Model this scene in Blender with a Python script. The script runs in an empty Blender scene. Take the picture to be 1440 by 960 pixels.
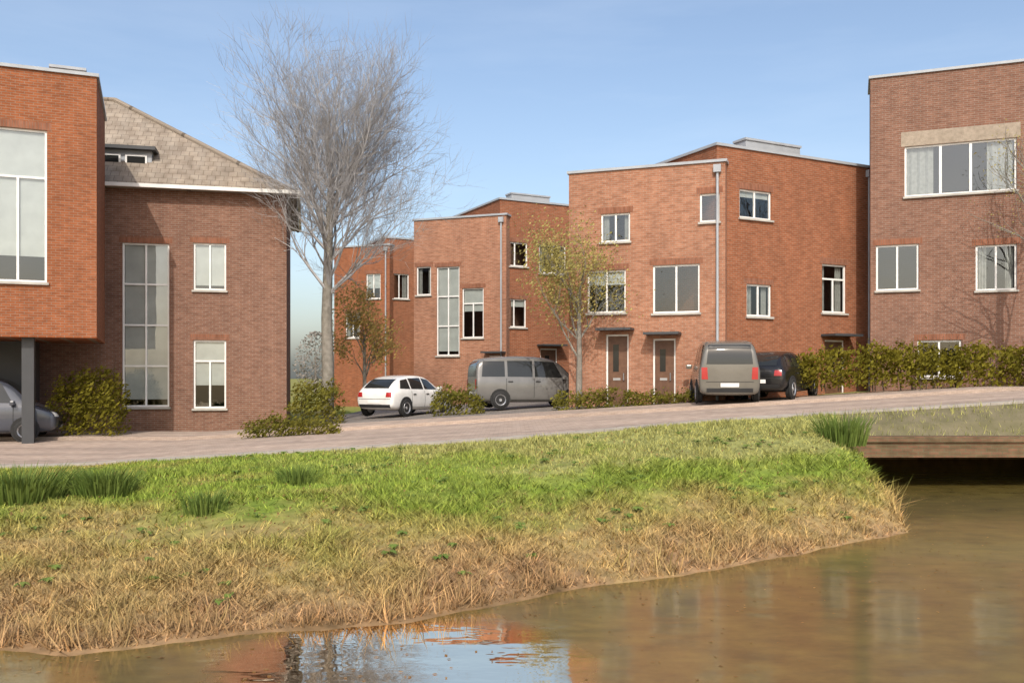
import bpy, bmesh, math, random
from mathutils import Vector, Matrix, noise
from mathutils.bvhtree import BVHTree
random.seed(7)
PI = math.pi
R = math.radians
C = bpy.context.scene.collection
F = 1250.0; HZ = 530.0; EYE = 1.7

# ------------------------------------------------------------------ materials
def nn(nt, t, **kw):
    n = nt.nodes.new(t)
    for k, v in kw.items():
        setattr(n, k, v)
    return n
def base_mat(name, rough=.8, spec=.3, metallic=0.0):
    m = bpy.data.materials.new(name); m.use_nodes = True
    nt = m.node_tree; b = nt.nodes['Principled BSDF']
    b.inputs['Roughness'].default_value = rough
    b.inputs['Specular IOR Level'].default_value = spec
    b.inputs['Metallic'].default_value = metallic
    return m, nt, b
def ramp(nt, stops):
    r = nn(nt, 'ShaderNodeValToRGB')
    e = r.color_ramp.elements
    while len(e) < len(stops): e.new(.5)
    for i, (p, c) in enumerate(stops):
        e[i].position = p; e[i].color = (*c, 1)
    return r
def noisy(name, c1, c2, scale=3.0, rough=.8, spec=.3, detail=6, bump=0.0, bscale=None, coord='Object', metallic=0.0):
    m, nt, b = base_mat(name, rough, spec, metallic)
    tc = nn(nt, 'ShaderNodeTexCoord')
    nz = nn(nt, 'ShaderNodeTexNoise'); nz.inputs['Scale'].default_value = scale; nz.inputs['Detail'].default_value = detail
    nt.links.new(tc.outputs[coord], nz.inputs['Vector'])
    r = ramp(nt, [(.3, c1), (.7, c2)])
    nt.links.new(nz.outputs['Fac'], r.inputs['Fac']); nt.links.new(r.outputs['Color'], b.inputs['Base Color'])
    if bump:
        n2 = nn(nt, 'ShaderNodeTexNoise'); n2.inputs['Scale'].default_value = bscale or scale * 6
        nt.links.new(tc.outputs[coord], n2.inputs['Vector'])
        bp = nn(nt, 'ShaderNodeBump'); bp.inputs['Strength'].default_value = bump; bp.inputs['Distance'].default_value = .05
        nt.links.new(n2.outputs['Fac'], bp.inputs['Height']); nt.links.new(bp.outputs['Normal'], b.inputs['Normal'])
    return m
def brick(name, c1, c2, mortar, w=.22, h=.07, weather=.2):
    m, nt, b = base_mat(name, .9, .2)
    uv = nn(nt, 'ShaderNodeUVMap')
    bt = nn(nt, 'ShaderNodeTexBrick')
    bt.inputs['Scale'].default_value = 1; bt.inputs['Brick Width'].default_value = w; bt.inputs['Row Height'].default_value = h
    bt.inputs['Mortar Size'].default_value = .008; bt.inputs['Color1'].default_value = (*c1, 1); bt.inputs['Color2'].default_value = (*c2, 1)
    bt.inputs['Mortar'].default_value = (*mortar, 1); bt.inputs['Bias'].default_value = -.1
    nt.links.new(uv.outputs['UV'], bt.inputs['Vector'])
    mpz = nn(nt, 'ShaderNodeMapping'); mpz.inputs['Scale'].default_value = (1.5, .55, 1); nt.links.new(uv.outputs['UV'], mpz.inputs[0])
    nz = nn(nt, 'ShaderNodeTexNoise'); nz.inputs['Scale'].default_value = .9; nz.inputs['Detail'].default_value = 10; nz.inputs['Roughness'].default_value = .68
    nt.links.new(mpz.outputs[0], nz.inputs['Vector'])
    r = ramp(nt, [(.3, (1 - weather,) * 3), (.7, (1.1, 1.08, 1.05))])
    nt.links.new(nz.outputs['Fac'], r.inputs['Fac'])
    mpb = nn(nt, 'ShaderNodeMapping'); mpb.inputs['Scale'].default_value = (1 / w, 1 / h, 1); nt.links.new(uv.outputs['UV'], mpb.inputs[0])
    nb = nn(nt, 'ShaderNodeTexNoise'); nb.inputs['Scale'].default_value = .8; nb.inputs['Detail'].default_value = 1; nt.links.new(mpb.outputs[0], nb.inputs['Vector'])
    rb = ramp(nt, [(.33, (.84, .82, .81)), (.5, (1, 1, 1)), (.68, (1.11, 1.13, 1.15))]); nt.links.new(nb.outputs['Fac'], rb.inputs['Fac'])
    mb_ = nn(nt, 'ShaderNodeMix', data_type='RGBA', blend_type='MULTIPLY'); mb_.inputs[0].default_value = 1
    nt.links.new(bt.outputs['Color'], mb_.inputs[6]); nt.links.new(rb.outputs['Color'], mb_.inputs[7])
    mx = nn(nt, 'ShaderNodeMix', data_type='RGBA', blend_type='MULTIPLY'); mx.inputs[0].default_value = 1
    nt.links.new(mb_.outputs[2], mx.inputs[6]); nt.links.new(r.outputs['Color'], mx.inputs[7])
    nt.links.new(mx.outputs[2], b.inputs['Base Color'])
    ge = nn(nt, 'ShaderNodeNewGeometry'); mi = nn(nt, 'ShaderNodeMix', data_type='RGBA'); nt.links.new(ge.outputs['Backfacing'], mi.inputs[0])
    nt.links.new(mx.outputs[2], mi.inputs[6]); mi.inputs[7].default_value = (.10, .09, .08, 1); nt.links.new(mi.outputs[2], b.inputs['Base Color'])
    bp = nn(nt, 'ShaderNodeBump'); bp.inputs['Strength'].default_value = .4; bp.inputs['Distance'].default_value = .01
    nt.links.new(bt.outputs['Fac'], bp.inputs['Height']); bp.invert = True
    nt.links.new(bp.outputs['Normal'], b.inputs['Normal'])
    return m
def plain(name, c, rough=.6, spec=.4, metallic=0.0):
    return noisy(name, tuple(x * .9 for x in c), tuple(min(1, x * 1.08) for x in c), 2.5, rough, spec, metallic=metallic)
M = {}
M['brick_orange'] = brick('brick_orange', (.29, .094, .037), (.235, .074, .029), (.24, .16, .115))
M['brick_salmon'] = brick('brick_salmon', (.37, .170, .102), (.29, .122, .070), (.32, .24, .18))
M['brick_red_shade'] = brick('brick_red_shade', (.285, .098, .045), (.235, .077, .034), (.25,.17,.12))  # darker tone carries the shade of the taller terrace fronts
M['brick_brown'] = brick('brick_brown', (.225, .112, .075), (.18, .086, .058), (.24,.19,.155))
M['brick_soldier'] = brick('brick_soldier', (.27, .115, .07), (.22, .09, .05), (.2, .12, .085), .07, .3)
M['white_paint'] = plain('white_paint', (.74, .73, .70), .45)
M['cream'] = plain('cream', (.62, .57, .48), .6)
M['concrete'] = noisy('concrete', (.30, .28, .25), (.44, .42, .38), 1.5, .9, .2, bump=.2)
M['zinc'] = plain('zinc', (.33, .35, .37), .4, .5)
M['dark_metal'] = plain('dark_metal', (.05, .052, .055), .5)
M['tile_beige'] = noisy('tile_beige', (.26, .215, .165), (.36, .30, .235), 9, .85, .2, bump=.3)
M['tile_grey'] = noisy('tile_grey', (.14, .14, .145), (.22, .22, .22), 4, .85, .2, bump=.3)
M['door_wood'] = noisy('door_wood', (.10, .05, .03), (.16, .085, .05), 5, .5)
def glass_mat():
    m, nt, b = base_mat('window_glass', .03, .8)
    out = nt.nodes['Material Output']
    gl = nn(nt, 'ShaderNodeBsdfGlossy'); gl.inputs['Roughness'].default_value = .02; gl.inputs['Color'].default_value = (.9, .95, 1, 1)
    tr = nn(nt, 'ShaderNodeBsdfTransparent'); tr.inputs['Color'].default_value = (.72, .76, .76, 1)
    lw = nn(nt, 'ShaderNodeLayerWeight'); lw.inputs['Blend'].default_value = .5; fr = nn(nt, 'ShaderNodeMath', operation='POWER'); fr.inputs[1].default_value = 3.5; nt.links.new(lw.outputs['Facing'], fr.inputs[0])
    tc = nn(nt, 'ShaderNodeNewGeometry'); nz = nn(nt, 'ShaderNodeTexNoise'); nz.inputs['Scale'].default_value = 1.2
    nt.links.new(tc.outputs['Position'], nz.inputs['Vector'])
    bp = nn(nt, 'ShaderNodeBump'); bp.inputs['Strength'].default_value = .04; bp.inputs['Distance'].default_value = .1
    nt.links.new(nz.outputs['Fac'], bp.inputs['Height']); nt.links.new(bp.outputs['Normal'], gl.inputs['Normal'])
    mx = nn(nt, 'ShaderNodeMixShader')
    a = nn(nt, 'ShaderNodeMath', operation='MULTIPLY_ADD'); a.inputs[1].default_value = .7; a.inputs[2].default_value = .11; a.use_clamp = True
    nt.links.new(fr.outputs[0], a.inputs[0]); nt.links.new(a.outputs[0], mx.inputs[0])
    nt.links.new(tr.outputs[0], mx.inputs[1]); nt.links.new(gl.outputs[0], mx.inputs[2]); nt.links.new(mx.outputs[0], out.inputs[0])
    nt.nodes.remove(b)
    return m
M['glass'] = glass_mat()
m, nt, b = base_mat('car_glass', .04, .9); b.inputs['Base Color'].default_value = (.02, .022, .022, 1); b.inputs['Specular IOR Level'].default_value = .5; M['car_glass'] = m
M['curtain'] = noisy('curtain', (.34, .33, .30), (.46, .44, .41), 9, .9, .1)
M['interior'] = plain('interior', (.22, .20, .18), .9)
M['blind'] = plain('blind', (.60, .59, .55), .7)
M['bark'] = noisy('bark', (.16, .145, .12), (.27, .25, .215), 6, .9, .1, bump=.5)
M['twig'] = noisy('twig', (.29, .285, .285), (.39, .38, .375), 3, .9, .1)
M['leaf_gold'] = noisy('leaf_gold', (.36, .22, .06), (.30, .27, .08), 1.2, .7, .2)
M['leaf_olive'] = noisy('leaf_olive', (.26, .22, .06), (.22, .22, .07), 1.2, .7, .2)
M['leaf_green'] = noisy('leaf_green', (.08, .095, .02), (.17, .17, .04), 1.5, .7, .2)
M['leaf_dark'] = noisy('leaf_dark', (.055, .06, .012), (.13, .125, .025), 1.5, .7, .2)
M['rush'] = noisy('rush', (.07, .12, .02), (.13, .17, .035), 2, .7, .2)
def leafy_mat(name, c1, c2, sc=1.2):
    m = noisy(name, c1, c2, sc, .7, .2); nt = m.node_tree; b = nt.nodes['Principled BSDF']; out = nt.nodes['Material Output']
    src = b.inputs['Base Color'].links[0].from_socket
    g = nn(nt, 'ShaderNodeNewGeometry'); r3 = ramp(nt, [(0, (.65, .62, .55)), (1, (1.3, 1.25, 1.1))]); nt.links.new(g.outputs['Random Per Island'], r3.inputs['Fac'])
    mm = nn(nt, 'ShaderNodeMix', data_type='RGBA', blend_type='MULTIPLY'); mm.inputs[0].default_value = 1
    nt.links.new(src, mm.inputs[6]); nt.links.new(r3.outputs['Color'], mm.inputs[7]); nt.links.new(mm.outputs[2], b.inputs['Base Color'])
    t = nn(nt, 'ShaderNodeBsdfTranslucent'); nt.links.new(mm.outputs[2], t.inputs['Color'])
    mx = nn(nt, 'ShaderNodeMixShader'); mx.inputs[0].default_value = .4
    nt.links.new(b.outputs[0], mx.inputs[1]); nt.links.new(t.outputs[0], mx.inputs[2]); nt.links.new(mx.outputs[0], out.inputs[0])
    return m
M['leaf_gold'] = leafy_mat('leaf_gold_soft', (.52, .36, .13), (.44, .38, .14))
M['leaf_olive'] = leafy_mat('leaf_olive_soft', (.40, .34, .13), (.36, .35, .13))
M['leaf_dark'] = leafy_mat('hedge_leaf', (.13, .125, .012), (.23, .205, .025), 1.5)
M['leaf_green'] = leafy_mat('shrub_leaf', (.13, .135, .02), (.22, .20, .04), 1.5)
M['tyre'] = plain('tyre', (.02, .02, .02), .8)
M['alloy'] = plain('alloy', (.45, .45, .46), .3, .5, .7)
M['lamp_red'] = plain('lamp_red', (.35, .02, .02), .2, .6)
M['lamp_clear'] = plain('lamp_clear', (.7, .7, .68), .15, .7)
def paint(name, c):
    m = plain(name, c, .25, .6)
    b = m.node_tree.nodes['Principled BSDF']; b.inputs['Coat Weight'].default_value = .6; b.inputs['Coat Roughness'].default_value = .06
    return m
M['car_white'] = paint('car_white', (.72, .71, .68))
M['car_silver'] = paint('car_silver', (.145, .14, .132))
M['car_grey'] = paint('car_grey', (.115, .108, .092))
M['car_black'] = paint('car_black', (.008, .008, .009)); M['car_black'].node_tree.nodes['Principled BSDF'].inputs['Coat Weight'].default_value = .15
M['car_blue'] = paint('car_blue', (.055, .062, .08))
M['paving'] = brick('paving', (.43, .34, .28), (.375, .30, .245), (.31, .255, .21), .21, .1, .16)
M['kerb'] = brick('kerb', (.40, .37, .33), (.33, .31, .28), (.14, .13, .11), .9, 3, .25)
def worn(m, sc=(.12, 1.1, 1), lo=.78):
    nt = m.node_tree; b = nt.nodes['Principled BSDF']; src = b.inputs['Base Color'].links[0].from_socket
    g = nn(nt, 'ShaderNodeNewGeometry'); mp = nn(nt, 'ShaderNodeMapping'); mp.inputs['Scale'].default_value = sc; nt.links.new(g.outputs['Position'], mp.inputs[0])
    nz = nn(nt, 'ShaderNodeTexNoise'); nz.inputs['Scale'].default_value = 1; nz.inputs['Detail'].default_value = 8; nz.inputs['Roughness'].default_value = .62; nt.links.new(mp.outputs[0], nz.inputs['Vector'])
    r = ramp(nt, [(.35, (lo, lo, lo)), (.62, (1.12, 1.1, 1.08))]); nt.links.new(nz.outputs['Fac'], r.inputs['Fac'])
    mm = nn(nt, 'ShaderNodeMix', data_type='RGBA', blend_type='MULTIPLY'); mm.inputs[0].default_value = 1
    nt.links.new(src, mm.inputs[6]); nt.links.new(r.outputs['Color'], mm.inputs[7]); nt.links.new(mm.outputs[2], b.inputs['Base Color'])
worn(M['paving'])
M['forecourt'] = brick('forecourt', (.25, .22, .20), (.21, .19, .17), (.16, .15, .13), .21, .1, .3)
M['stem'] = plain('stem', (.07, .055, .035), .9)
M['brick_mossy'] = brick('brick_mossy', (.19, .105, .065), (.13, .09, .05), (.13, .12, .07), weather=.5)
M['tile_roof'] = brick('tile_roof', (.31, .262, .21), (.245, .205, .165), (.13, .105, .08), .28, .30, .3)
M['grass_blade'] = None

# ------------------------------------------------------------------ mesh helpers
class MB:
    def __init__(s): s.v = []; s.f = []; s.uv = []
    def quad(s, a, b, c, d, uv=None):
        i = len(s.v); s.v += [tuple(a), tuple(b), tuple(c), tuple(d)]; s.f.append((i, i + 1, i + 2, i + 3)); s.uv.append(uv)
    def tri(s, a, b, c):
        i = len(s.v); s.v += [tuple(a), tuple(b), tuple(c)]; s.f.append((i, i + 1, i + 2)); s.uv.append(None)
    def box(s, lo, hi):
        x0, y0, z0 = lo; x1, y1, z1 = hi
        i = len(s.v)
        s.v += [(x0, y0, z0), (x1, y0, z0), (x1, y1, z0), (x0, y1, z0), (x0, y0, z1), (x1, y0, z1), (x1, y1, z1), (x0, y1, z1)]
        for q, (du, dv) in (((0, 3, 2, 1), (0, 1)), ((4, 5, 6, 7), (0, 1)), ((0, 1, 5, 4), (0, 2)), ((1, 2, 6, 5), (1, 2)), ((2, 3, 7, 6), (0, 2)), ((3, 0, 4, 7), (1, 2))):
            s.f.append(tuple(i + k for k in q)); s.uv.append([(s.v[i + k][du], s.v[i + k][dv]) for k in q])
    def tube(s, pts, rads, n=6, cap=True):
        pts = [Vector(p) for p in pts]; rings = []
        for k, p in enumerate(pts):
            d = (pts[min(k + 1, len(pts) - 1)] - pts[max(k - 1, 0)])
            if d.length < 1e-6: d = Vector((0, 0, 1))
            d.normalize()
            a = d.orthogonal().normalized(); b = d.cross(a)
            i = len(s.v); rings.append(i)
            for j in range(n):
                t = 2 * PI * j / n
                s.v.append(tuple(p + (a * math.cos(t) + b * math.sin(t)) * rads[k]))
        for k in range(len(pts) - 1):
            for j in range(n):
                s.f.append((rings[k] + j, rings[k] + (j + 1) % n, rings[k + 1] + (j + 1) % n, rings[k + 1] + j)); s.uv.append(None)
        if cap:
            s.f.append(tuple(rings[-1] + j for j in range(n))); s.uv.append(None)
            s.f.append(tuple(rings[0] + j for j in reversed(range(n)))); s.uv.append(None)
    def build(s, name, mat, parent=None, smooth=False, bevel=0):
        me = bpy.data.meshes.new(name); me.from_pydata(s.v, [], s.f)
        ul = me.uv_layers.new(name='UVMap')
        if any(u is not None for u in s.uv):
            for p, u in zip(me.polygons, s.uv):
                if u is not None:
                    for li, c in zip(p.loop_indices, u): ul.data[li].uv = c
        if mat is not None: me.materials.append(mat)
        if smooth:
            for p in me.polygons: p.use_smooth = True
        me.update()
        o = bpy.data.objects.new(name, me); C.objects.link(o)
        if parent: o.parent = parent
        if bevel:
            md = o.modifiers.new('bevel', 'BEVEL'); md.width = bevel; md.segments = 2; md.limit_method = 'ANGLE'
        return o
def empty(name, loc=(0, 0, 0), rz=0):
    o = bpy.data.objects.new(name, None); C.objects.link(o); o.location = loc; o.rotation_euler = (0, 0, rz); o.empty_display_size = .2
    return o
def tag(o, label, cat, group=None):
    o['label'] = label; o['category'] = cat
    if group: o['group'] = group
    return o
def struct(o, kind='structure'):
    o['kind'] = kind; return o
def copy_tree(o, parent=None):
    c = o.copy(); C.objects.link(c)
    if parent: c.parent = parent
    for ch in list(o.children): copy_tree(ch, c)
    return c

# ------------------------------------------------------------------ terrain
def road_z(x): return min(1.3, max(-.15, .42 + .06 * x))
EDGE = [(-60, 6.4), (-8, 7.1), (-3.76, 7.6), (-2.22, 8.03), (-1.2, 8.38), (.74, 9.8), (3.0, 11.2), (6.0, 13.4), (7.0, 16.2), (7.2, 18.5), (60, 18.5)]
WATER = -.65
def edge_y(x):
    for (x0, y0), (x1, y1) in zip(EDGE, EDGE[1:]):
        if x0 <= x <= x1:
            t = (x - x0) / (x1 - x0); return y0 + (y1 - y0) * t
    return EDGE[-1][1]
def front(x):
    t = min(1, max(0, (x + 1) / 6.5)); return 18.3 + 1.9 * t * t * (3 - 2 * t)
TUN = (7.3, 15.0)
def ground_z(x, y):
    if x > 6.9 and y < 18.75: return -1.9
    if TUN[0] < x < TUN[1] and y < 25.5: return -1.9
    ye = edge_y(x) + .25 * noise.noise((x * .7, 3, 0)) + .1 * noise.noise((x * 2.5, 9, 0))
    top = road_z(x); YF = front(x) - .5
    if y >= YF: return top
    if y < ye: return max(-2.2, WATER - (ye - y) * .5)
    t = (y - ye) / (YF - ye)
    z = WATER + (top - WATER) * (1 - (1 - t) ** 1.6)
    z += .10 * noise.noise((x * .5, y * .5, 0)) * min(1, 4 * t * (1 - t)) + .04 * noise.noise((x * 2, y * 2, 5)) * min(1, 6 * t * (1 - t)) 
    return z

def bank_colors(nt, blade):
    tc = nn(nt, 'ShaderNodeNewGeometry'); sx = nn(nt, 'ShaderNodeSeparateXYZ'); nt.links.new(tc.outputs['Position'], sx.inputs[0])
    nz = nn(nt, 'ShaderNodeTexNoise'); nz.inputs['Scale'].default_value = .55; nz.inputs['Detail'].default_value = 7; nz.inputs['Roughness'].default_value = .65
    nt.links.new(tc.outputs['Position'], nz.inputs['Vector'])
    a = nn(nt, 'ShaderNodeMath', operation='MULTIPLY_ADD'); nt.links.new(nz.outputs['Fac'], a.inputs[0]); a.inputs[1].default_value = 1.1; a.inputs[2].default_value = -.55
    b = nn(nt, 'ShaderNodeMath', operation='ADD'); nt.links.new(sx.outputs['Z'], b.inputs[0]); nt.links.new(a.outputs[0], b.inputs[1])
    mr = nn(nt, 'ShaderNodeMapRange'); nt.links.new(b.outputs[0], mr.inputs['Value'])
    mr.inputs['From Min'].default_value = -.86; mr.inputs['From Max'].default_value = .33
    s = 1.4 if blade else 1.1
    r = ramp(nt, [(0.0, (.10 * s, .065 * s, .03 * s)), (.18, (.25 * s, .165 * s, .09 * s)), (.40, (.27 * s, .205 * s, .09 * s)), (.58, (.22 * s, .205 * s, .065 * s)), (.74, (.145 * s, .205 * s, .033 * s)), (.93, (.175 * s, .215 * s, .048 * s)), (1, (.215 * s, .225 * s, .08 * s))])
    nt.links.new(mr.outputs[0], r.inputs['Fac'])
    n2 = nn(nt, 'ShaderNodeTexNoise'); n2.inputs['Scale'].default_value = 5; n2.inputs['Detail'].default_value = 4
    nt.links.new(tc.outputs['Position'], n2.inputs['Vector'])
    r2 = ramp(nt, [(.3, (.65, .65, .65)), (.7, (1.25, 1.2, 1.15))]); nt.links.new(n2.outputs['Fac'], r2.inputs['Fac'])
    mx = nn(nt, 'ShaderNodeMix', data_type='RGBA', blend_type='MULTIPLY'); mx.inputs[0].default_value = 1
    nt.links.new(r.outputs['Color'], mx.inputs[6]); nt.links.new(r2.outputs['Color'], mx.inputs[7])
    if blade:
        ri = nn(nt, 'ShaderNodeNewGeometry'); r3 = ramp(nt, [(0, (.6, .58, .5)), (.6, (1.05, 1.05, 1.0)), (1, (1.5, 1.35, 1.2))]); nt.links.new(ri.outputs['Random Per Island'], r3.inputs['Fac'])
        m3 = nn(nt, 'ShaderNodeMix', data_type='RGBA', blend_type='MULTIPLY'); m3.inputs[0].default_value = 1
        nt.links.new(mx.outputs[2], m3.inputs[6]); nt.links.new(r3.outputs['Color'], m3.inputs[7]); return m3.outputs[2]
    return mx.outputs[2]
m, nt, b = base_mat('bank_soil', .95, .1); nt.links.new(bank_colors(nt, False), b.inputs['Base Color']); M['bank'] = m
m, nt, b = base_mat('grass_blade', .8, .2); nt.links.new(bank_colors(nt, True), b.inputs['Base Color']); M['grass_blade'] = m

def grid(x0, x1, y0, y1, sx, sy, fn):
    nx = int((x1 - x0) / sx); ny = int((y1 - y0) / sy); mb = MB()
    mb.v = [(x0 + (x1 - x0) * i / nx, y0 + (y1 - y0) * j / ny, fn(x0 + (x1 - x0) * i / nx, y0 + (y1 - y0) * j / ny)) for j in range(ny + 1) for i in range(nx + 1)]
    for j in range(ny):
        for i in range(nx):
            k = j * (nx + 1) + i; mb.f.append((k, k + 1, k + nx + 2, k + nx + 1)); mb.uv.append(None)
    return mb
xs = [-400, -150, -60] + [-40 + .25 * i for i in range(321)] + [60, 150, 400]
ys = [-60, -10, 2, 5] + [6 + .25 * i for i in range(100)] + [32, 36, 45, 60, 100, 300, 900]
mb = MB(); nx = len(xs)
mb.v = [(x, y, ground_z(x, y)) for y in ys for x in xs]
for j in range(len(ys) - 1):
    for i in range(nx - 1):
        k = j * nx + i; mb.f.append((k, k + 1, k + nx + 1, k + nx)); mb.uv.append(None)
struct(mb.build('ground', M['bank'], smooth=True))

# water
def water_mat():
    m, nt, b = base_mat('canal_water', .04, .5)
    out = nt.nodes['Material Output']
    b.inputs['Base Color'].default_value = (.095, .068, .020, 1); b.inputs['Roughness'].default_value = .5
    tc = nn(nt, 'ShaderNodeNewGeometry')
    mp = nn(nt, 'ShaderNodeMapping'); mp.inputs['Scale'].default_value = (1, 1.8, 1); nt.links.new(tc.outputs['Position'], mp.inputs[0])
    n1 = nn(nt, 'ShaderNodeTexNoise'); n1.inputs['Scale'].default_value = 1.3; n1.inputs['Detail'].default_value = 3
    nt.links.new(mp.outputs[0], n1.inputs['Vector'])
    bp = nn(nt, 'ShaderNodeBump'); bp.inputs['Strength'].default_value = .055; bp.inputs['Distance'].default_value = .12
    nt.links.new(n1.outputs['Fac'], bp.inputs['Height'])
    gl = nn(nt, 'ShaderNodeBsdfGlossy'); gl.inputs['Roughness'].default_value = .015; gl.inputs['Color'].default_value = (1, .865, .68, 1)  # warm tint whitens the painted sky reflection
    nt.links.new(bp.outputs['Normal'], gl.inputs['Normal'])
    fr = nn(nt, 'ShaderNodeFresnel'); fr.inputs['IOR'].default_value = 1.33; nt.links.new(bp.outputs['Normal'], fr.inputs['Normal'])
    # sky reflection painted in: mirror strength raised in an ellipse, dulled and roughened elsewhere
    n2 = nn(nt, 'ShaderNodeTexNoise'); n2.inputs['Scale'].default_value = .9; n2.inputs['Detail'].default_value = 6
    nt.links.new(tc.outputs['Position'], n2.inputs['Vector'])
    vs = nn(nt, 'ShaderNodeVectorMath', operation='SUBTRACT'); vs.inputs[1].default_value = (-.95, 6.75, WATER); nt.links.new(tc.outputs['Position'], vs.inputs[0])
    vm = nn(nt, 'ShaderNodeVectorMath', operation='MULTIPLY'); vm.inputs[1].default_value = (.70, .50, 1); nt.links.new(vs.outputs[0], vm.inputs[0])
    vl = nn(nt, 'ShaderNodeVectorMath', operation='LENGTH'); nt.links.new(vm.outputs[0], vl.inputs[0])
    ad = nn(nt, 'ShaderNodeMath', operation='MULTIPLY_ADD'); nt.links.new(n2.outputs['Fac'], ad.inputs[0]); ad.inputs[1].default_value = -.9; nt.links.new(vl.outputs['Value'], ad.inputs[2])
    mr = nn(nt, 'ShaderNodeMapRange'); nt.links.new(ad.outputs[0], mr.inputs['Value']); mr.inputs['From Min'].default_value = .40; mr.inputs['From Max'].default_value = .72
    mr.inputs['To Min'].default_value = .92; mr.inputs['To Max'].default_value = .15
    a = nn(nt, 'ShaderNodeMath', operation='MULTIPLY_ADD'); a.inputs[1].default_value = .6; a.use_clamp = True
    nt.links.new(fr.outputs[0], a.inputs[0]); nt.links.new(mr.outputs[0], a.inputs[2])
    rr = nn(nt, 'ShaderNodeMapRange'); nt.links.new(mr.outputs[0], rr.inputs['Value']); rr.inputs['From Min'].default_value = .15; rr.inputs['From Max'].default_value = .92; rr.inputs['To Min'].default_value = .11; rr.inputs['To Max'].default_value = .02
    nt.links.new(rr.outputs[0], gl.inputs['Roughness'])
    water_tone = nn(nt, 'ShaderNodeTexNoise'); water_tone.inputs['Scale'].default_value = 1.7; water_tone.inputs['Detail'].default_value = 9; water_tone.inputs['Roughness'].default_value = .7; nt.links.new(mp.outputs[0], water_tone.inputs['Vector'])
    scr = ramp(nt, [(.35, (.085, .062, .012)), (.65, (.165, .122, .026))]); nt.links.new(water_tone.outputs['Fac'], scr.inputs['Fac']); nt.links.new(scr.outputs['Color'], b.inputs['Base Color'])
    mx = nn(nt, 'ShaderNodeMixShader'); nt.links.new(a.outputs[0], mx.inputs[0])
    nt.links.new(b.outputs[0], mx.inputs[1]); nt.links.new(gl.outputs[0], mx.inputs[2]); nt.links.new(mx.outputs[0], out.inputs[0])
    return m
mb = MB(); mb.quad((-80, -20, WATER), (80, -20, WATER), (80, 26, WATER), (-80, 26, WATER))
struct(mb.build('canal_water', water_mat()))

# street strip following the rise to the bridge
def strip(name, f0, f1, dz, mat, x0=-60, x1=60, th=0.0):
    mb = MB(); n = int((x1 - x0) / .8)
    for i in range(n):
        a = x0 + (x1 - x0) * i / n; c = x0 + (x1 - x0) * (i + 1) / n
        za, zc = road_z(a) + dz, road_z(c) + dz; ya, yb, yc, yd = f0(a), f0(c), f1(c), f1(a)
        mb.quad((a, ya, za), (c, yb, zc), (c, yc, zc), (a, yd, za), [(a, ya), (c, yb), (c, yc), (a, yd)])
        if th:
            mb.quad((a, ya, za - th), (c, yb, zc - th), (c, yb, zc), (a, ya, za))
            mb.quad((a, yd, za), (c, yc, zc), (c, yc, zc - th), (a, yd, za - th))
    return struct(mb.build(name, mat))
strip('road', front, lambda x: 25.9, .012, M['paving'])
strip('kerb', lambda x: front(x) - .22, front, .06, M['kerb'], th=.14)
strip('pavement', lambda x: 25.9, lambda x: 28.6, .11, M['paving'], th=.12)
strip('forecourt', lambda x: 28.6, lambda x: 43.5, .10, M['forecourt'], x0=-7.2, x1=8)

# ------------------------------------------------------------------ bridge (culvert headwall)
def wall_openings(mb, p0, du, w, z0, z1, ops, depth=.14, u_off=0):
    """wall in plane through p0 along du; ops: (u0,u1,za,zb); reveals go inward (du x up reversed)"""
    du = Vector(du); inn = Vector((-du.y, du.x, 0))
    us = sorted({0, w} | {u for o in ops for u in o[:2]}); zs = sorted({z0, z1} | {z for o in ops for z in o[2:4]})
    P = lambda u, z, d=0: Vector(p0) + du * u + inn * d + Vector((0, 0, z))
    for ua, ub in zip(us, us[1:]):
        for za, zb in zip(zs, zs[1:]):
            um, zm = (ua + ub) / 2, (za + zb) / 2
            if any(o[0] < um < o[1] and o[2] < zm < o[3] for o in ops): continue
            mb.quad(P(ua, za), P(ub, za), P(ub, zb), P(ua, zb), [(ua + u_off, za), (ub + u_off, za), (ub + u_off, zb), (ua + u_off, zb)])
    for u0, u1, za, zb in ops:
        mb.quad(P(u0, za), P(u0, za, depth), P(u0, zb, depth), P(u0, zb), [(0, za), (depth, za), (depth, zb), (0, zb)])
        mb.quad(P(u1, za, depth), P(u1, za), P(u1, zb), P(u1, zb, depth), [(0, za), (depth, za), (depth, zb), (0, zb)])
        mb.quad(P(u0, zb), P(u0, zb, depth), P(u1, zb, depth), P(u1, zb), [(u0, 0), (u0, depth), (u1, depth), (u1, 0)])
        mb.quad(P(u0, za), P(u1, za), P(u1, za, depth), P(u0, za, depth), [(u0, 0), (u1, 0), (u1, depth), (u0, depth)])
br = empty('bridge', (6.3, 18.6, 0)); tag(br, 'low brick bridge with a dark opening over the canal', 'bridge')
mb = MB(); wall_openings(mb, (0, 0, 0), (1, 0, 0), 10.5, -2, .34, [(1.05, 8.2, -2, .02)], depth=6)
mb.build('headwall', M['brick_mossy'], br)
mb = MB(); mb.box((-.05, -.06, .34), (10.55, .3, .46)); mb.build('coping', M['brick_mossy'], br, bevel=.012)
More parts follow.
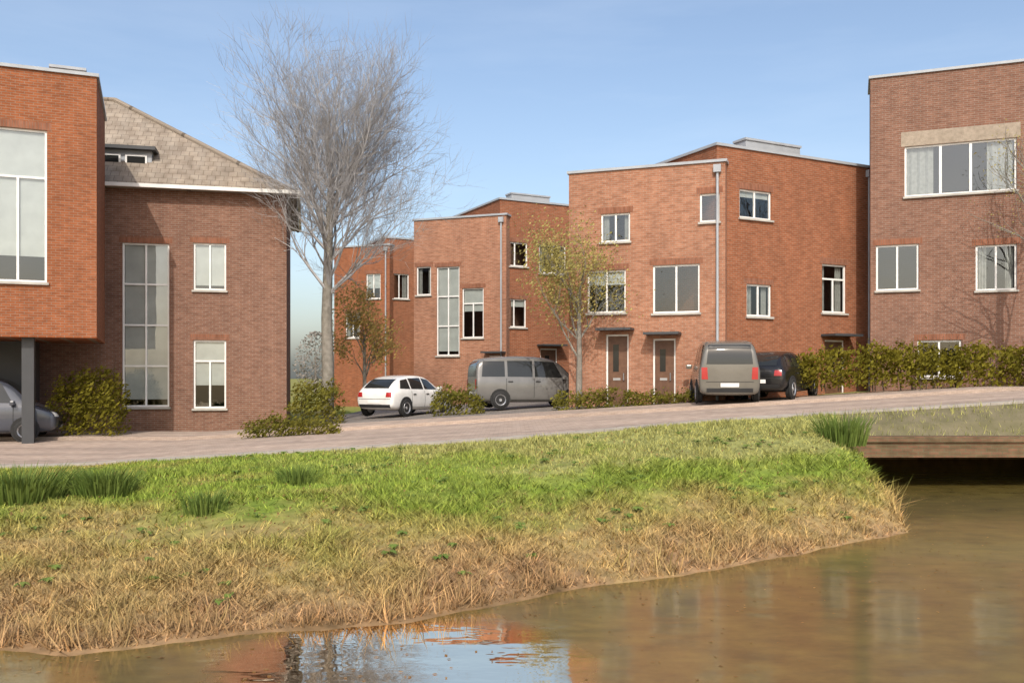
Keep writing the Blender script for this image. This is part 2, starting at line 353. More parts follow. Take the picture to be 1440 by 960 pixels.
# verge above headwall
mb = MB()
N = 24
for i in range(N):
    a = 6.3 + 10.5 * i / N; c = 6.3 + 10.5 * (i + 1) / N
    prev = None
    for (ya, fa), (yb, fb) in zip([(18.88, 0), (19.3, .55), (19.97, 1)], [(19.3, .55), (19.97, 1)]):
        za = lambda x, f: .38 + (road_z(x) - .38) * f
        mb.quad((a, ya, za(a, fa)), (c, ya, za(c, fa)), (c, yb, za(c, fb)), (a, yb, za(a, fb)))
M['verge'] = noisy('verge', (.115, .105, .055), (.175, .15, .095), 2.2, .95, .1)
struct(mb.build('verge', M['verge']))

# ------------------------------------------------------------------ houses
def window(parent, face, u, z, w, h, kind='casement', frame='white_paint', cover=None):
    """face: (p0, du) in house local coords"""
    p0, du = face; du = Vector(du); inn = Vector((-du.y, du.x, 0)); ang = math.atan2(du.y, du.x)
    loc = Vector(p0) + du * u + inn * .06 + Vector((0, 0, z))
    t = .06
    mb = MB()
    mb.box((0, 0, 0), (t, .06, h)); mb.box((w - t, 0, 0), (w, .06, h)); mb.box((t, 0, 0), (w - t, .06, t)); mb.box((t, 0, h - t), (w - t, .06, h))
    if kind == 'casement' and w > .8 or False:
        mb.box((w / 2 - .03, .004, t), (w / 2 + .03, .056, h - t))
    if kind == 'transom':
        mb.box((t, .004, h * .68), (w - t, .056, h * .68 + .06))
        if w > 1: mb.box((w / 2 - .03, .004, t), (w / 2 + .03, .056, h * .68))
    if kind == 'triple':
        for q in (.33, .6): mb.box((w * q - .04, .004, t), (w * q + .04, .056, h - t))
    if kind == 'strip':
        k = int(h / 1.3)
        for j in range(1, k): mb.box((t, .004, h * j / k - .03), (w - t, .056, h * j / k + .03))
        mb.box((w * .5 - .03, .006, t), (w * .5 + .03, .054, h - t))
    fr = mb.build('window', M[frame], parent); fr.location = loc; fr.rotation_euler = (0, 0, ang)
    mb = MB(); mb.quad((t, .03, t), (w - t, .03, t), (w - t, .03, h - t), (t, .03, h - t))
    mb.build('pane', M['glass'], fr)
    mb = MB(); mb.box((-.05, -.14, -.07), (w + .05, .0, -.004)); mb.build('sill', M['concrete'], fr)
    mb = MB(); mb.box((-.11, -.064, h + .003), (w + .11, -.02, h + (.5 if kind == 'triple' else .21))); mb.build('lintel', M['tile_beige' if kind == 'triple' else 'brick_soldier'], fr)
    k = random.random() if cover is None else cover
    if k < .35 or k > 1:
        hh = h * (k - 1 if k > 1 else random.uniform(.2, .85)) - .15
        mb = MB(); mb.box((t + .01, .075, h - t - hh), (w - t - .01, .085, h - t - .003)); mb.build('blind', M['blind'], fr)
    elif k < .8:
        for s_ in (0, 1):
            cw = w * random.uniform(.14, .3); x0 = t if s_ == 0 else w - t - cw
            mb = MB(); n = 10
            for i in range(n):
                xa, xb = x0 + cw * i / n, x0 + cw * (i + 1) / n
                ya, yb = .13 + .025 * math.sin(i * 2.1), .13 + .025 * math.sin((i + 1) * 2.1)
                mb.quad((xa, ya, .02), (xb, yb, .02), (xb, yb, h), (xa, ya, h))
            mb.build('curtain', M['curtain'], fr)
    return fr
def door(parent, face, u, z, w, h, mat='door_wood'):
    p0, du = face; du = Vector(du); inn = Vector((-du.y, du.x, 0)); ang = math.atan2(du.y, du.x)
    loc = Vector(p0) + du * u + inn * .08 + Vector((0, 0, z))
    mb = MB(); mb.box((.06, 0, 0), (w - .06, .05, h - .06)); d = mb.build('door', M[mat], parent); d.location = loc; d.rotation_euler = (0, 0, ang)
    mb = MB(); mb.box((0, -.01, 0), (.058, .06, h)); mb.box((w - .058, -.01, 0), (w, .06, h)); mb.box((.058, -.01, h - .058), (w - .058, .06, h)); mb.build('door_frame', M['white_paint'], d)
    mb = MB(); mb.tube([(w - .18, -.05, .95), (w - .18, -.05, 1.2)], [.02, .02]); mb.build('handle', M['alloy'], d)
    mb = MB(); mb.box((w * .3, -.012, 1.25), (w * .55, -.002, h - .35)); mb.build('glazed_slot', M['car_glass'], d)
    mb = MB(); mb.box((w * .3, -.014, .95), (w * .62, -.002, 1.03)); mb.build('letterbox', M['alloy'], d)
    mb = MB(); mb.box((-.2, -.75, h + .12), (w + .2, -.085, h + .2)); mb.build('canopy', M['dark_metal'], d)
    return d
def house(name, label, corner, rz, w, d, zb, h, front=[], side=[], mat='brick_orange', roof='flat', rise=2.0, z0=0, left=[], roof_mat='tile_roof', chimney=None, fdoors=[], sdoors=[], pipe=True, dormer=None, hipx=None, rear_wing=False):
    """corner = front-right corner in world; local +x along the front to the right; front face is y=0, x in [-w,0]; right side face x=0"""
    t = empty(name, (corner[0], corner[1], zb), rz); tag(t, label, 'house')
    F1 = ((-w, 0, 0), (1, 0, 0)); F2 = ((0, 0, 0), (0, 1, 0)); F3 = ((0, d, 0), (-1, 0, 0)); F4 = ((-w, d, 0), (0, -1, 0))
    mb = MB()
    for face, L, ops, drs in ((F1, w, front, fdoors), (F2, d, side, sdoors), (F3, w, [], []), (F4, d, left, [])):
        o = [(u, u + ww, z, z + hh) for (u, z, ww, hh, *_) in ops] + [(u, u + ww, z, z + hh) for (u, z, ww, hh) in drs]
        wall_openings(mb, face[0], face[1], L, z0 if z0 else -.6, h, o, u_off=random.random() * 10)
    if z0: mb.quad((-w, 0, z0), (-w, d, z0), (0, d, z0), (0, 0, z0))
    mb.quad((-w, .2, h - .25), (0, .2, h - .25), (0, d, h - .25), (-w, d, h - .25))
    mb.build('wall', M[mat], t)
    for face, ops, drs in ((F1, front, fdoors), (F2, side, sdoors), (F4, left, [])):
        for (u, z, ww, hh, *k) in ops: window(t, face, u, z, ww, hh, k[0] if k else 'casement', cover=(k[1] if len(k) > 1 else None))
        for (u, z, ww, hh) in drs: door(t, face, u, z, ww, hh)
    if roof == 'flat':
        mb = MB(); o = .06
        mb.box((-w - o, -o, h), (o, .3, h + .09)); mb.box((-w - o, d - .3, h), (o, d + o, h + .09)); mb.box((-w - o, .3, h), (-w + .3, d - .3, h + .09)); mb.box((-.3, .3, h), (o, d - .3, h + .09))
        r = mb.build('roof_edge', M['zinc'], t)
    elif roof == 'hip':
        mb = MB(); o = .35; e = h - .05
        a, b_, c, dd = (-w - o, -o, e), (o, -o, e), (o, d + o, e), (-w - o, d + o, e)
        i = min(w, d) / 2
        j_ = hipx or i; jl = -o if hipx else i
        if w > d: r0, r1 = (-w + jl, d / 2, e + rise), (-j_, d / 2, e + rise); sl = math.hypot(d / 2 + o, rise); sh = math.hypot(j_ + o, rise); mb.quad(a, b_, r1, r0, [(a[0], 0), (b_[0], 0), (r1[0], sl), (r0[0], sl)]); mb.tri(b_, c, r1); mb.uv[-1] = [(0, 0), (d + 2 * o, 0), (d / 2 + o, sh)]; mb.quad(c, dd, r0, r1); mb.tri(dd, a, r0)
        else: r0, r1 = (-w / 2, i, e + rise), (-w / 2, d - i, e + rise); mb.tri(a, b_, r0); mb.quad(b_, c, r1, r0); mb.tri(c, dd, r1); mb.quad(dd, a, r0, r1)
        mb.quad(a, dd, c, b_)
        r = mb.build('roof', M[roof_mat], t)
        mb = MB(); up_ = Vector((0, 0, .02))
        for p_, q_ in ((r0, r1), (b_, r1), (c, r1)): mb.tube([Vector(p_) + up_, Vector(q_) + up_], [.09, .09], 8)
        mb.build('ridge_tiles', M['tile_roof'], r)
        mb = MB(); mb.box((-w - o, -o - .12, e - .02), (o, -o - .003, e + .1)); mb.box((o + .003, -o - .12, e - .02), (o + .12, d + o, e + .1)); mb.build('gutter', M['white_paint'], t)
    elif roof == 'mono':   # rises to the left
        mb = MB(); e = h
        mb.quad((0.3, -.3, e), (.3, d + .3, e), (-w - .3, d + .3, e + rise), (-w - .3, -.3, e + rise)); mb.quad((0.3, -.3, e + .15), (-w - .3, -.3, e + rise + .15), (-w - .3, d + .3, e + rise + .15), (.3, d + .3, e + .15))
        mb.quad((.3, -.3, e), (-w - .3, -.3, e + rise), (-w - .3, -.3, e + rise + .15), (.3, -.3, e + .15)); mb.quad((.3, -.3, e), (.3, -.3, e + .15), (.3, d + .3, e + .15), (.3, d + .3, e))
        r = mb.build('roof', M[roof_mat], t)
        mb = MB(); mb.tri((0, -.0, h), (0, 0, h), (-w, 0, h + rise)); mb.quad((-w, 0, h), (0, 0, h), (0, .001, h), (-w, 0, h + rise)); mb.build('gable', M[mat], t)
    if rear_wing:
        mb = MB(); xa, xb, ya, yb, zt = -w + 2.2, -.1, d + .002, d + 7, h - .3
        mb.quad((xa, yb, -.6), (xa, ya, -.6), (xa, ya, zt), (xa, yb, zt)); mb.quad((xb, ya, -.6), (xb, yb, -.6), (xb, yb, zt), (xb, ya, zt)); mb.quad((xb, yb, -.6), (xa, yb, -.6), (xa, yb, zt), (xb, yb, zt)); mb.quad((xa, ya, zt), (xb, ya, zt), (xb, yb, zt), (xa, yb, zt)); mb.build('rear_wing', M[mat], t)
    if dormer:
        u, z, ww, hh = dormer; u -= w
        mb = MB(); mb.box((u, .75, h), (u + ww, 4.2, z + hh)); dm = mb.build('dormer', M['zinc'], t)
        mb = MB(); mb.box((u - .15, .5, z + hh + .003), (u + ww + .15, 4.3, z + hh + .12)); mb.build('dormer_roof', M['dark_metal'], dm)
        for q in (.08, .54):
            mb = MB(); mb.box((u + ww * q, .70, h + .45), (u + ww * (q + .38), .745, z + hh - .15)); fq = mb.build('dormer_window', M['white_paint'], dm)
            mb = MB(); mb.quad((u + ww * q + .06, .69, h + .51), (u + ww * (q + .38) - .06, .69, h + .51), (u + ww * (q + .38) - .06, .69, z + hh - .21), (u + ww * q + .06, .69, z + hh - .21)); mb.build('pane', M['car_glass'], fq)
    for dx_ in ([-.25] if pipe else []):
        mb = MB(); mb.tube([(dx_, -.07, -.1), (dx_, -.07, h - .1)], [.045, .045], 8); mb.box((dx_ - .12, -.16, h - .35), (dx_ + .12, -.012, h - .1)); mb.build('downpipe', M['zinc'], t)
    if chimney:
        for (cx, cy, cw, ch) in chimney:
            mb = MB(); mb.box((cx, cy, h - .2), (cx + cw, cy + .6, h + ch)); mb.box((cx - .04, cy - .04, h + ch), (cx + cw + .04, cy + .64, h + ch + .08)); mb.build('chimney', M['zinc' if roof == 'flat' else mat], t)
    return t
def px(p, Y): return (p - 720) / F * Y

def hit(p0, ang, p2):
    # distance along direction ang (from world point p0) to the image column p2
    t = (p2 - 720) / F; dx, dy = math.cos(ang), math.sin(ang)
    return (t * p0[1] - p0[0]) / (dx - t * dy)
class Face:
    # front seen between image columns pa (left, at depth Ya) and pb, running at angle rz
    def __init__(s, pa, Ya, pb, rz, anchor='left'):
        s.rz = rz
        if anchor == 'left':
            s.a = Vector((px(pa, Ya), Ya)); s.w = hit(s.a, rz, pb)
            s.b = s.a + s.w * Vector((math.cos(rz), math.sin(rz)))
        else:
            s.b = Vector((px(pb, Ya), Ya)); s.w = hit(s.b, rz + PI, pa)
            s.a = s.b - s.w * Vector((math.cos(rz), math.sin(rz)))
        s.zb = min(road_z(s.a.x), road_z(s.b.x)) + .1
    def op(s, x0, x1, y0, y1, *k):
        u0, u1 = hit(s.a, s.rz, x0), hit(s.a, s.rz, x1)
        Y = s.a.y + (u0 + u1) / 2 * math.sin(s.rz)
        z1, z0 = [EYE + (HZ - y) / F * Y - s.zb for y in (y0, y1)]
        return (max(.15, u0), z0, min(s.w - .15, u1) - max(.15, u0), z1 - z0, *k)
    def height(s, p, top):
        u = hit(s.a, s.rz, p); Y = s.a.y + u * math.sin(s.rz)
        return EYE + (HZ - top) / F * Y - s.zb
def terrace(label, fc, d, ptop, ops, doors, mat, chimney=None, mono=False):
    ops = [fc.op(*o) for o in ops]; fd = []
    for (x0, x1, y0) in doors:
        o = fc.op(x0, x1, y0, 600); fd.append((o[0], 0.0, o[2], max(2.1, o[1] + o[3])))
    ps = [] 
    return house('terrace_house', label, fc.b, fc.rz, fc.w, d, fc.zb, fc.height(*ptop), ops, [], mat, 'flat', chimney=chimney, fdoors=fd)
# left, near, overhanging a carport
f = Face(136 - 500, 22.5, 136, R(22)); f.b = Vector((px(136, 25), 25)); f.w = 10; f.a = f.b - 10 * Vector((math.cos(f.rz), math.sin(f.rz))); f.zb = -.15
hl = house('brick_house', 'bright orange brick house at the left edge with upper floors over a carport', f.b, f.rz, 10, 4.6, -.15, f.height(50, 99),
           front=[f.op(-18, 66, 180, 396, 'transom', 1.85), f.op(-170, -70, 180, 396, 'transom', .9)], z0=f.height(60, 474), mat='brick_orange', chimney=[(-1.3, 1.5, .9, .6)], pipe=False)
zo = f.height(60, 474)
mb = MB(); mb.box((-1.9, .3, -.6), (-1.6, .6, zo - .003)); mb.build('post', M['dark_metal'], hl)
mb = MB(); mb.box((-9.9, 3.4, -.6), (-1.9, 4.5, zo - .003)); mb.build('store_wall', M['dark_metal'], hl)
# second on the left: dull brick, white stair window, pale hipped roof
f = Face(40, 31, 403, R(13), 'right'); f.zb = -.1
house('brick_house', 'brown brick house with tall white stair window and pale hipped roof', f.b, f.rz, f.w, 7.5, f.zb, f.height(250, 266),
      front=[f.op(172, 238, 342, 572, 'strip', 1.97), f.op(272, 318, 342, 408, 'casement', 1.95), f.op(272, 318, 478, 574, 'transom', 1.7)], mat='brick_brown', roof='hip', rise=4.0, hipx=6.3, pipe=False, dormer=f.op(125, 208, 203, 252))
# terrace pairs: lower lit front and taller front, its shade put into darker brick
f = Face(1008, 29.5, 1227, R(27))
terrace('tall shaded brick terrace block between the bright terrace front and the far-right house', f, 9, (1005, 204), [(1156, 1190, 372, 440, 'transom', .5), (1040, 1085, 268, 308), (1050, 1085, 400, 445)], [(1160, 1188, 500)], 'brick_red_shade', [(-5.0, 1.2, 2.6, .75)])
f = Face(800, 29.3, 1020, R(-20), 'right')
terrace('low sunlit salmon brick terrace front behind the olive young tree', f, 9, (1010, 228), [(918, 984, 372, 440, 'casement', .9), (984, 1012, 272, 312, 'casement', .9), (845, 886, 300, 340, 'casement', .5), (826, 880, 380, 440)], [(918, 950, 476), (852, 884, 470)], 'brick_salmon')
f = Face(703, 43.2, 832, R(27))
terrace('tall shaded brick terrace block in the middle of the row, over the grey van', f, 9, (700, 280), [(694, 742, 340, 374, 'casement', .9), (758, 796, 345, 385), (700, 740, 420, 460)], [(760, 784, 490)], 'brick_red_shade', [(-4.0, 1.2, 2.2, .6)])
f = Face(582, 43, 712, R(-20), 'right')
terrace('low sunlit brick terrace front with tall pale windows left of the row middle', f, 9, (700, 303), [(584, 606, 375, 415, 'casement', .5), (614, 646, 375, 500, 'strip', 1.97), (650, 680, 405, 475, 'transom', 1.5)], [(688, 706, 500)], 'brick_salmon')
f = Face(541, 55.2, 640, R(27))
terrace('small far shaded brick terrace block just right of the gold tree', f, 9, (560, 336), [(548, 575, 385, 420)], [], 'brick_red_shade')
f = Face(470, 55, 548, R(-20), 'right')
terrace('farthest low brick terrace front behind the gold tree', f, 9, (540, 345), [(486, 506, 440, 475), (515, 535, 385, 420)], [], 'brick_orange')
# right, near and tall
f = Face(1224, 31.0, 1560, R(-21)); f.zb = 1.3
house('brick_house', 'tall dull brown brick house at the right edge behind the hedge', f.b, f.rz, f.w, 1.8, f.zb, f.height(1226, 111),
      front=[f.op(1272, 1430, 200, 272, 'triple', .5), f.op(1232, 1292, 344, 408, 'casement', .9), f.op(1372, 1430, 344, 408, 'casement', .5), f.op(1290, 1352, 478, 530, 'casement', .9)], mat='brick_brown', rear_wing=True)

# ------------------------------------------------------------------ trees and plants
def branches(mb, p, d, L, r, lvl, maxl, tips, up=.15, n=6, spread=.75, kids=(3, 5)):
    pts = [Vector(p)]; rads = [r]; k = 4; dd = Vector(d).normalized()
    for i in range(k):
        dd = (dd + Vector((random.gauss(0, .13), random.gauss(0, .13), random.gauss(0, .08) + up * .25))).normalized()
        pts.append(pts[-1] + dd * L / k); rads.append(r * (1 - .55 * (i + 1) / k))
    mb.tube(pts, rads, n if lvl < 2 else (4 if lvl < 3 else 3), cap=lvl < 2)
    if lvl >= maxl:
        tips.append((pts[-1], dd)); tips.append((pts[2], dd)); return
    for i in range(random.randint(*kids)):
        t = random.uniform(.3, 1); q = t * k; j = min(k - 1, int(q)); bp = pts[j].lerp(pts[j + 1], q - j)
        a = dd.orthogonal().normalized(); a.rotate(Matrix.Rotation(random.uniform(0, 2 * PI), 3, dd))
        nd = (dd * (1 - spread * .5) + a * spread * random.uniform(.5, 1) + Vector((0, 0, up))).normalized()
        branches(mb, bp, nd, L * random.uniform(.55, .8), max(.005, rads[j] * .55), lvl + 1, maxl, tips, up, n, spread, kids)
    nd = (dd + Vector((random.gauss(0, .1), random.gauss(0, .1), .05))).normalized()
    branches(mb, pts[-1], nd, L * .75, rads[-1], lvl + 1, maxl, tips, up, n, spread, kids)
def leaf(mb, p, s):
    a = Vector((random.gauss(0, 1), random.gauss(0, 1), random.gauss(0, 1))).normalized(); b = a.orthogonal().normalized()
    c = a.cross(b)
    mb.quad(p - b * s, p + c * s * .5, p + b * s, p - c * s * .5)
def bare_tree(label, x, y, h, seed, group=None, dens=1):
    random.seed(seed); z = ground_z(x, y)
    t = empty('bare_tree', (x, y, z)); tag(t, label, 'tree', group)
    tr = MB(); tr.tube([(0, 0, -.3), (.03, 0, h * .12), (-.02, .03, h * .25), (.05, 0, h * .42), (.12, .02, h * .56)], [h * .017, h * .014, h * .0125, h * .010, h * .007], 10); tr.build('trunk', M['bark'], t, smooth=True)
    br_ = MB(); tips = []
    for i in range(int(26 * dens)):
        z0 = h * random.uniform(.30, .56); a = i * 2.4 + random.uniform(-.4, .4)
        branches(br_, (.08, 0, z0), (math.cos(a) * .72 + .12, math.sin(a) * .72, .9), h * random.uniform(.135, .165), h * .0042, 0, 4, tips, .16, 5, .75, (3, 4))
    for i in range(int(8 * dens)): branches(br_, (.12, 0, h * random.uniform(.5, .555)), (random.gauss(.1, .42), random.gauss(0, .42), 1), h * .155, h * .0050, 0, 4, tips, .16, 5, .7, (3, 4))
    br_.build('branches', M['twig'], t)
    return t
def leafy(name, label, x, y, h, rw, mat, seed, leaves=5000, ls=.07, trunk=.25, cat='tree', group=None):
    random.seed(seed); z = ground_z(x, y)
    t = empty(name, (x, y, z)); tag(t, label, cat, group)
    tr = MB(); tips = []
    tr.tube([(0, 0, -.3), (.02, .02, h * trunk), (0, 0, h * .6)], [h * .018, h * .014, h * .008], 8)
    for i in range(9):
        a = random.uniform(0, 2 * PI); z0 = h * random.uniform(trunk, .6)
        branches(tr, (0, 0, z0), (math.cos(a) * rw / h * 1.6, math.sin(a) * rw / h * 1.6, .8), h * .2, h * .006, 0, 2, tips, .15, 5, .7, (2, 3))
    tr.build('trunk', M['bark'], t)
    cr = MB()
    for i in range(leaves):
        p, d = random.choice(tips)
        q = p + Vector((random.gauss(0, .22), random.gauss(0, .22), random.gauss(0, .22))) * rw * .55
        leaf(cr, q, ls * random.uniform(.6, 1.3))
    cr.build('crown', M[mat], t)
    return t
bare_tree('tall bare grey tree rising between the left houses and the terrace', px(460, 31), 31, 14.9, 22)
leafy('young_tree', 'slender young tree with sparse olive buds at the right edge, above the hedge', px(1466, 27), 27, 9.8, 1.6, 'leaf_olive', 43, 1500, .035)
leafy('young_tree', 'small gold-leaved tree in front of the farthest terraced house', px(512, 36), 36, 5.6, 1.4, 'leaf_gold', 5, 3600, .065)
leafy('young_tree', 'green-gold young tree in front of the bright terraced house', px(814, 30), 30, 6.7, 2.7, 'leaf_olive', 8, 7000, .05)
def far_wood():
    random.seed(77); mb = MB()
    for i in range(32):
        x = -70 + 3.6 * i + random.uniform(-1, 1); y = random.uniform(88, 104); h = random.uniform(7, 12.5); z = road_z(x)
        mb.tube([(x, y, z - .3), (x, y, z + h * .6)], [.2, .08], 5)
        for q in range(1400):
            a = random.uniform(0, 2 * PI); r_ = 2.6 * random.random() ** .5; zz = z + h * random.uniform(.12, 1)
            r_ *= math.sin(PI * min(1, max(.05, (zz - z) / h))) ** .5
            leaf(mb, Vector((x + math.cos(a) * r_, y + math.sin(a) * r_, zz)), random.uniform(.07, .22))
    o = mb.build('distant_wood', M['far_twig']); o['kind'] = 'stuff'; o['label'] = 'far line of bare trees seen in the gap between the houses'; o['category'] = 'wood'
M['far_twig'] = noisy('far_twig', (.20, .18, .16), (.27, .24, .21), .3, .9, .1)
far_wood()
def clump(label, x, y, h, r, n, mat, seed, group='rush clumps on the bank'):
    random.seed(seed); mb = MB(); z = ground_z(x, y)
    for i in range(n):
        a = random.uniform(0, 2 * PI); q = r * random.random() ** .6; bx, by = math.cos(a) * q, math.sin(a) * q
        hh = h * random.uniform(.5, 1.1); lx, ly = bx * .6 + random.gauss(0, .1) * hh, by * .6 + random.gauss(0, .1) * hh
        w_ = .012; b = random.uniform(0, PI); dx, dy = math.cos(b) * w_, math.sin(b) * w_
        mb.quad((bx - dx, by - dy, -.05), (bx + dx, by + dy, -.05), (bx + lx * .4 + dx * .7, by + ly * .4 + dy * .7, hh * .6), (bx + lx * .4 - dx * .7, by + ly * .4 - dy * .7, hh * .6))
        mb.tri((bx + lx * .4 - dx * .7, by + ly * .4 - dy * .7, hh * .6), (bx + lx * .4 + dx * .7, by + ly * .4 + dy * .7, hh * .6), (bx + lx, by + ly, hh))
    o = mb.build('rush_clump', M[mat]); o.location = (x, y, z); tag(o, label, 'rushes', group); return o
def bush(name, label, x0, x1, y0, y1, z0, h, mat, n=3000, ls=.06, seed=1, cat='hedge', group=None):
    random.seed(seed); cx, cy = (x0 + x1) / 2, (y0 + y1) / 2
    t = empty(name, (cx, cy, z0)); tag(t, label, cat, group)
    st = MB()
    for i in range(max(4, int((x1 - x0) * 4))):
        u, v = random.uniform(x0 - cx, x1 - cx) * .85, random.uniform(.1, .5) * (y1 - cy)
        st.tube([(u, v, -.1), (u + random.gauss(0, .06), v, h * .4), (u + random.gauss(0, .14), v + random.gauss(0, .05), h * random.uniform(.7, 1.12))], [.02, .012, .004], 4)
    st.build('stems', M['stem'], t)
    mb = MB()
    for i in range(int(n * 1.9)):
        u, v, w = random.uniform(-1, 1), random.uniform(-1, 1), random.random() ** .6
        if noise.noise((u * (x1 - x0) * .9 + seed, w * 2.2, v)) < -.22: continue
        X_, Y_ = u * (x1 - x0) / 2, v * (y1 - y0) / 2
        top = h * (.8 + .3 * noise.noise((X_ * 1.1 + seed, Y_ * 1.1, 2)) + .14 * noise.noise((X_ * 4 + seed, Y_ * 4, 7))) * (1 - .35 * u ** 6) 
        leaf(mb, Vector((X_ + random.gauss(0, .06), Y_ + random.gauss(0, .06), w * top + max(0, random.gauss(0, .07)) * (w > .85))), ls * .72 * random.choice((.5, .7, .8, 1, 1.2, 1.7)))
    mb.build('foliage', M[mat], t)
    return t
bush('hedge', 'long dark green hedge below the tall house at the right edge', 8.6, 18, 27.4, 28.5, 1.35, 1.5, 'leaf_dark', 9000, .08, 2)
bush('shrub', 'dark shrub beside the carport of the left house', px(72, 26.4), px(166, 26.4), 26, 27.3, -.15, 2.3, 'leaf_dark', 3500, .07, 3, 'shrub')
bush('shrub', 'olive shrub at the foot of the bare tree', px(405, 29), px(480, 29), 28.8, 30, .1, 1.6, 'leaf_green', 1800, .07, 4, 'shrub')
bush('hedge', 'low green hedge in front of the middle terrace', px(780, 29), px(985, 29), 28.8, 29.4, .5, .9, 'leaf_green', 3500, .06, 6)
bush('shrub', 'round green shrub between the white and silver cars', px(610, 31), px(680, 31), 30, 31, .2, 1.3, 'leaf_green', 1500, .07, 9, 'shrub')

clump('dark green rush clump at the left edge of the grass bank', -7.3, 13.2, .5, .62, 900, 'rush', 31)
clump('dark green rush clump just right of the one at the left edge', -6.2, 13.5, .42, .42, 600, 'rush', 32)
clump('small green rush clump high on the bank, straight below the bare tree', -3.4, 14.2, .3, .3, 200, 'rush', 33)
clump('dark rush clump beside the left end of the bridge', 6.55, 17.6, .6, .45, 400, 'rush', 34)
clump('small green rush clump lowest down the bank at left', -4.2, 12.2, .3, .28, 200, 'rush', 35)
bush('hedge', 'low olive hedge between the brown house and the bare tree', px(345, 25), px(478, 25), 24.6, 25.2, -.02, .62, 'leaf_green', 2200, .055, 12)

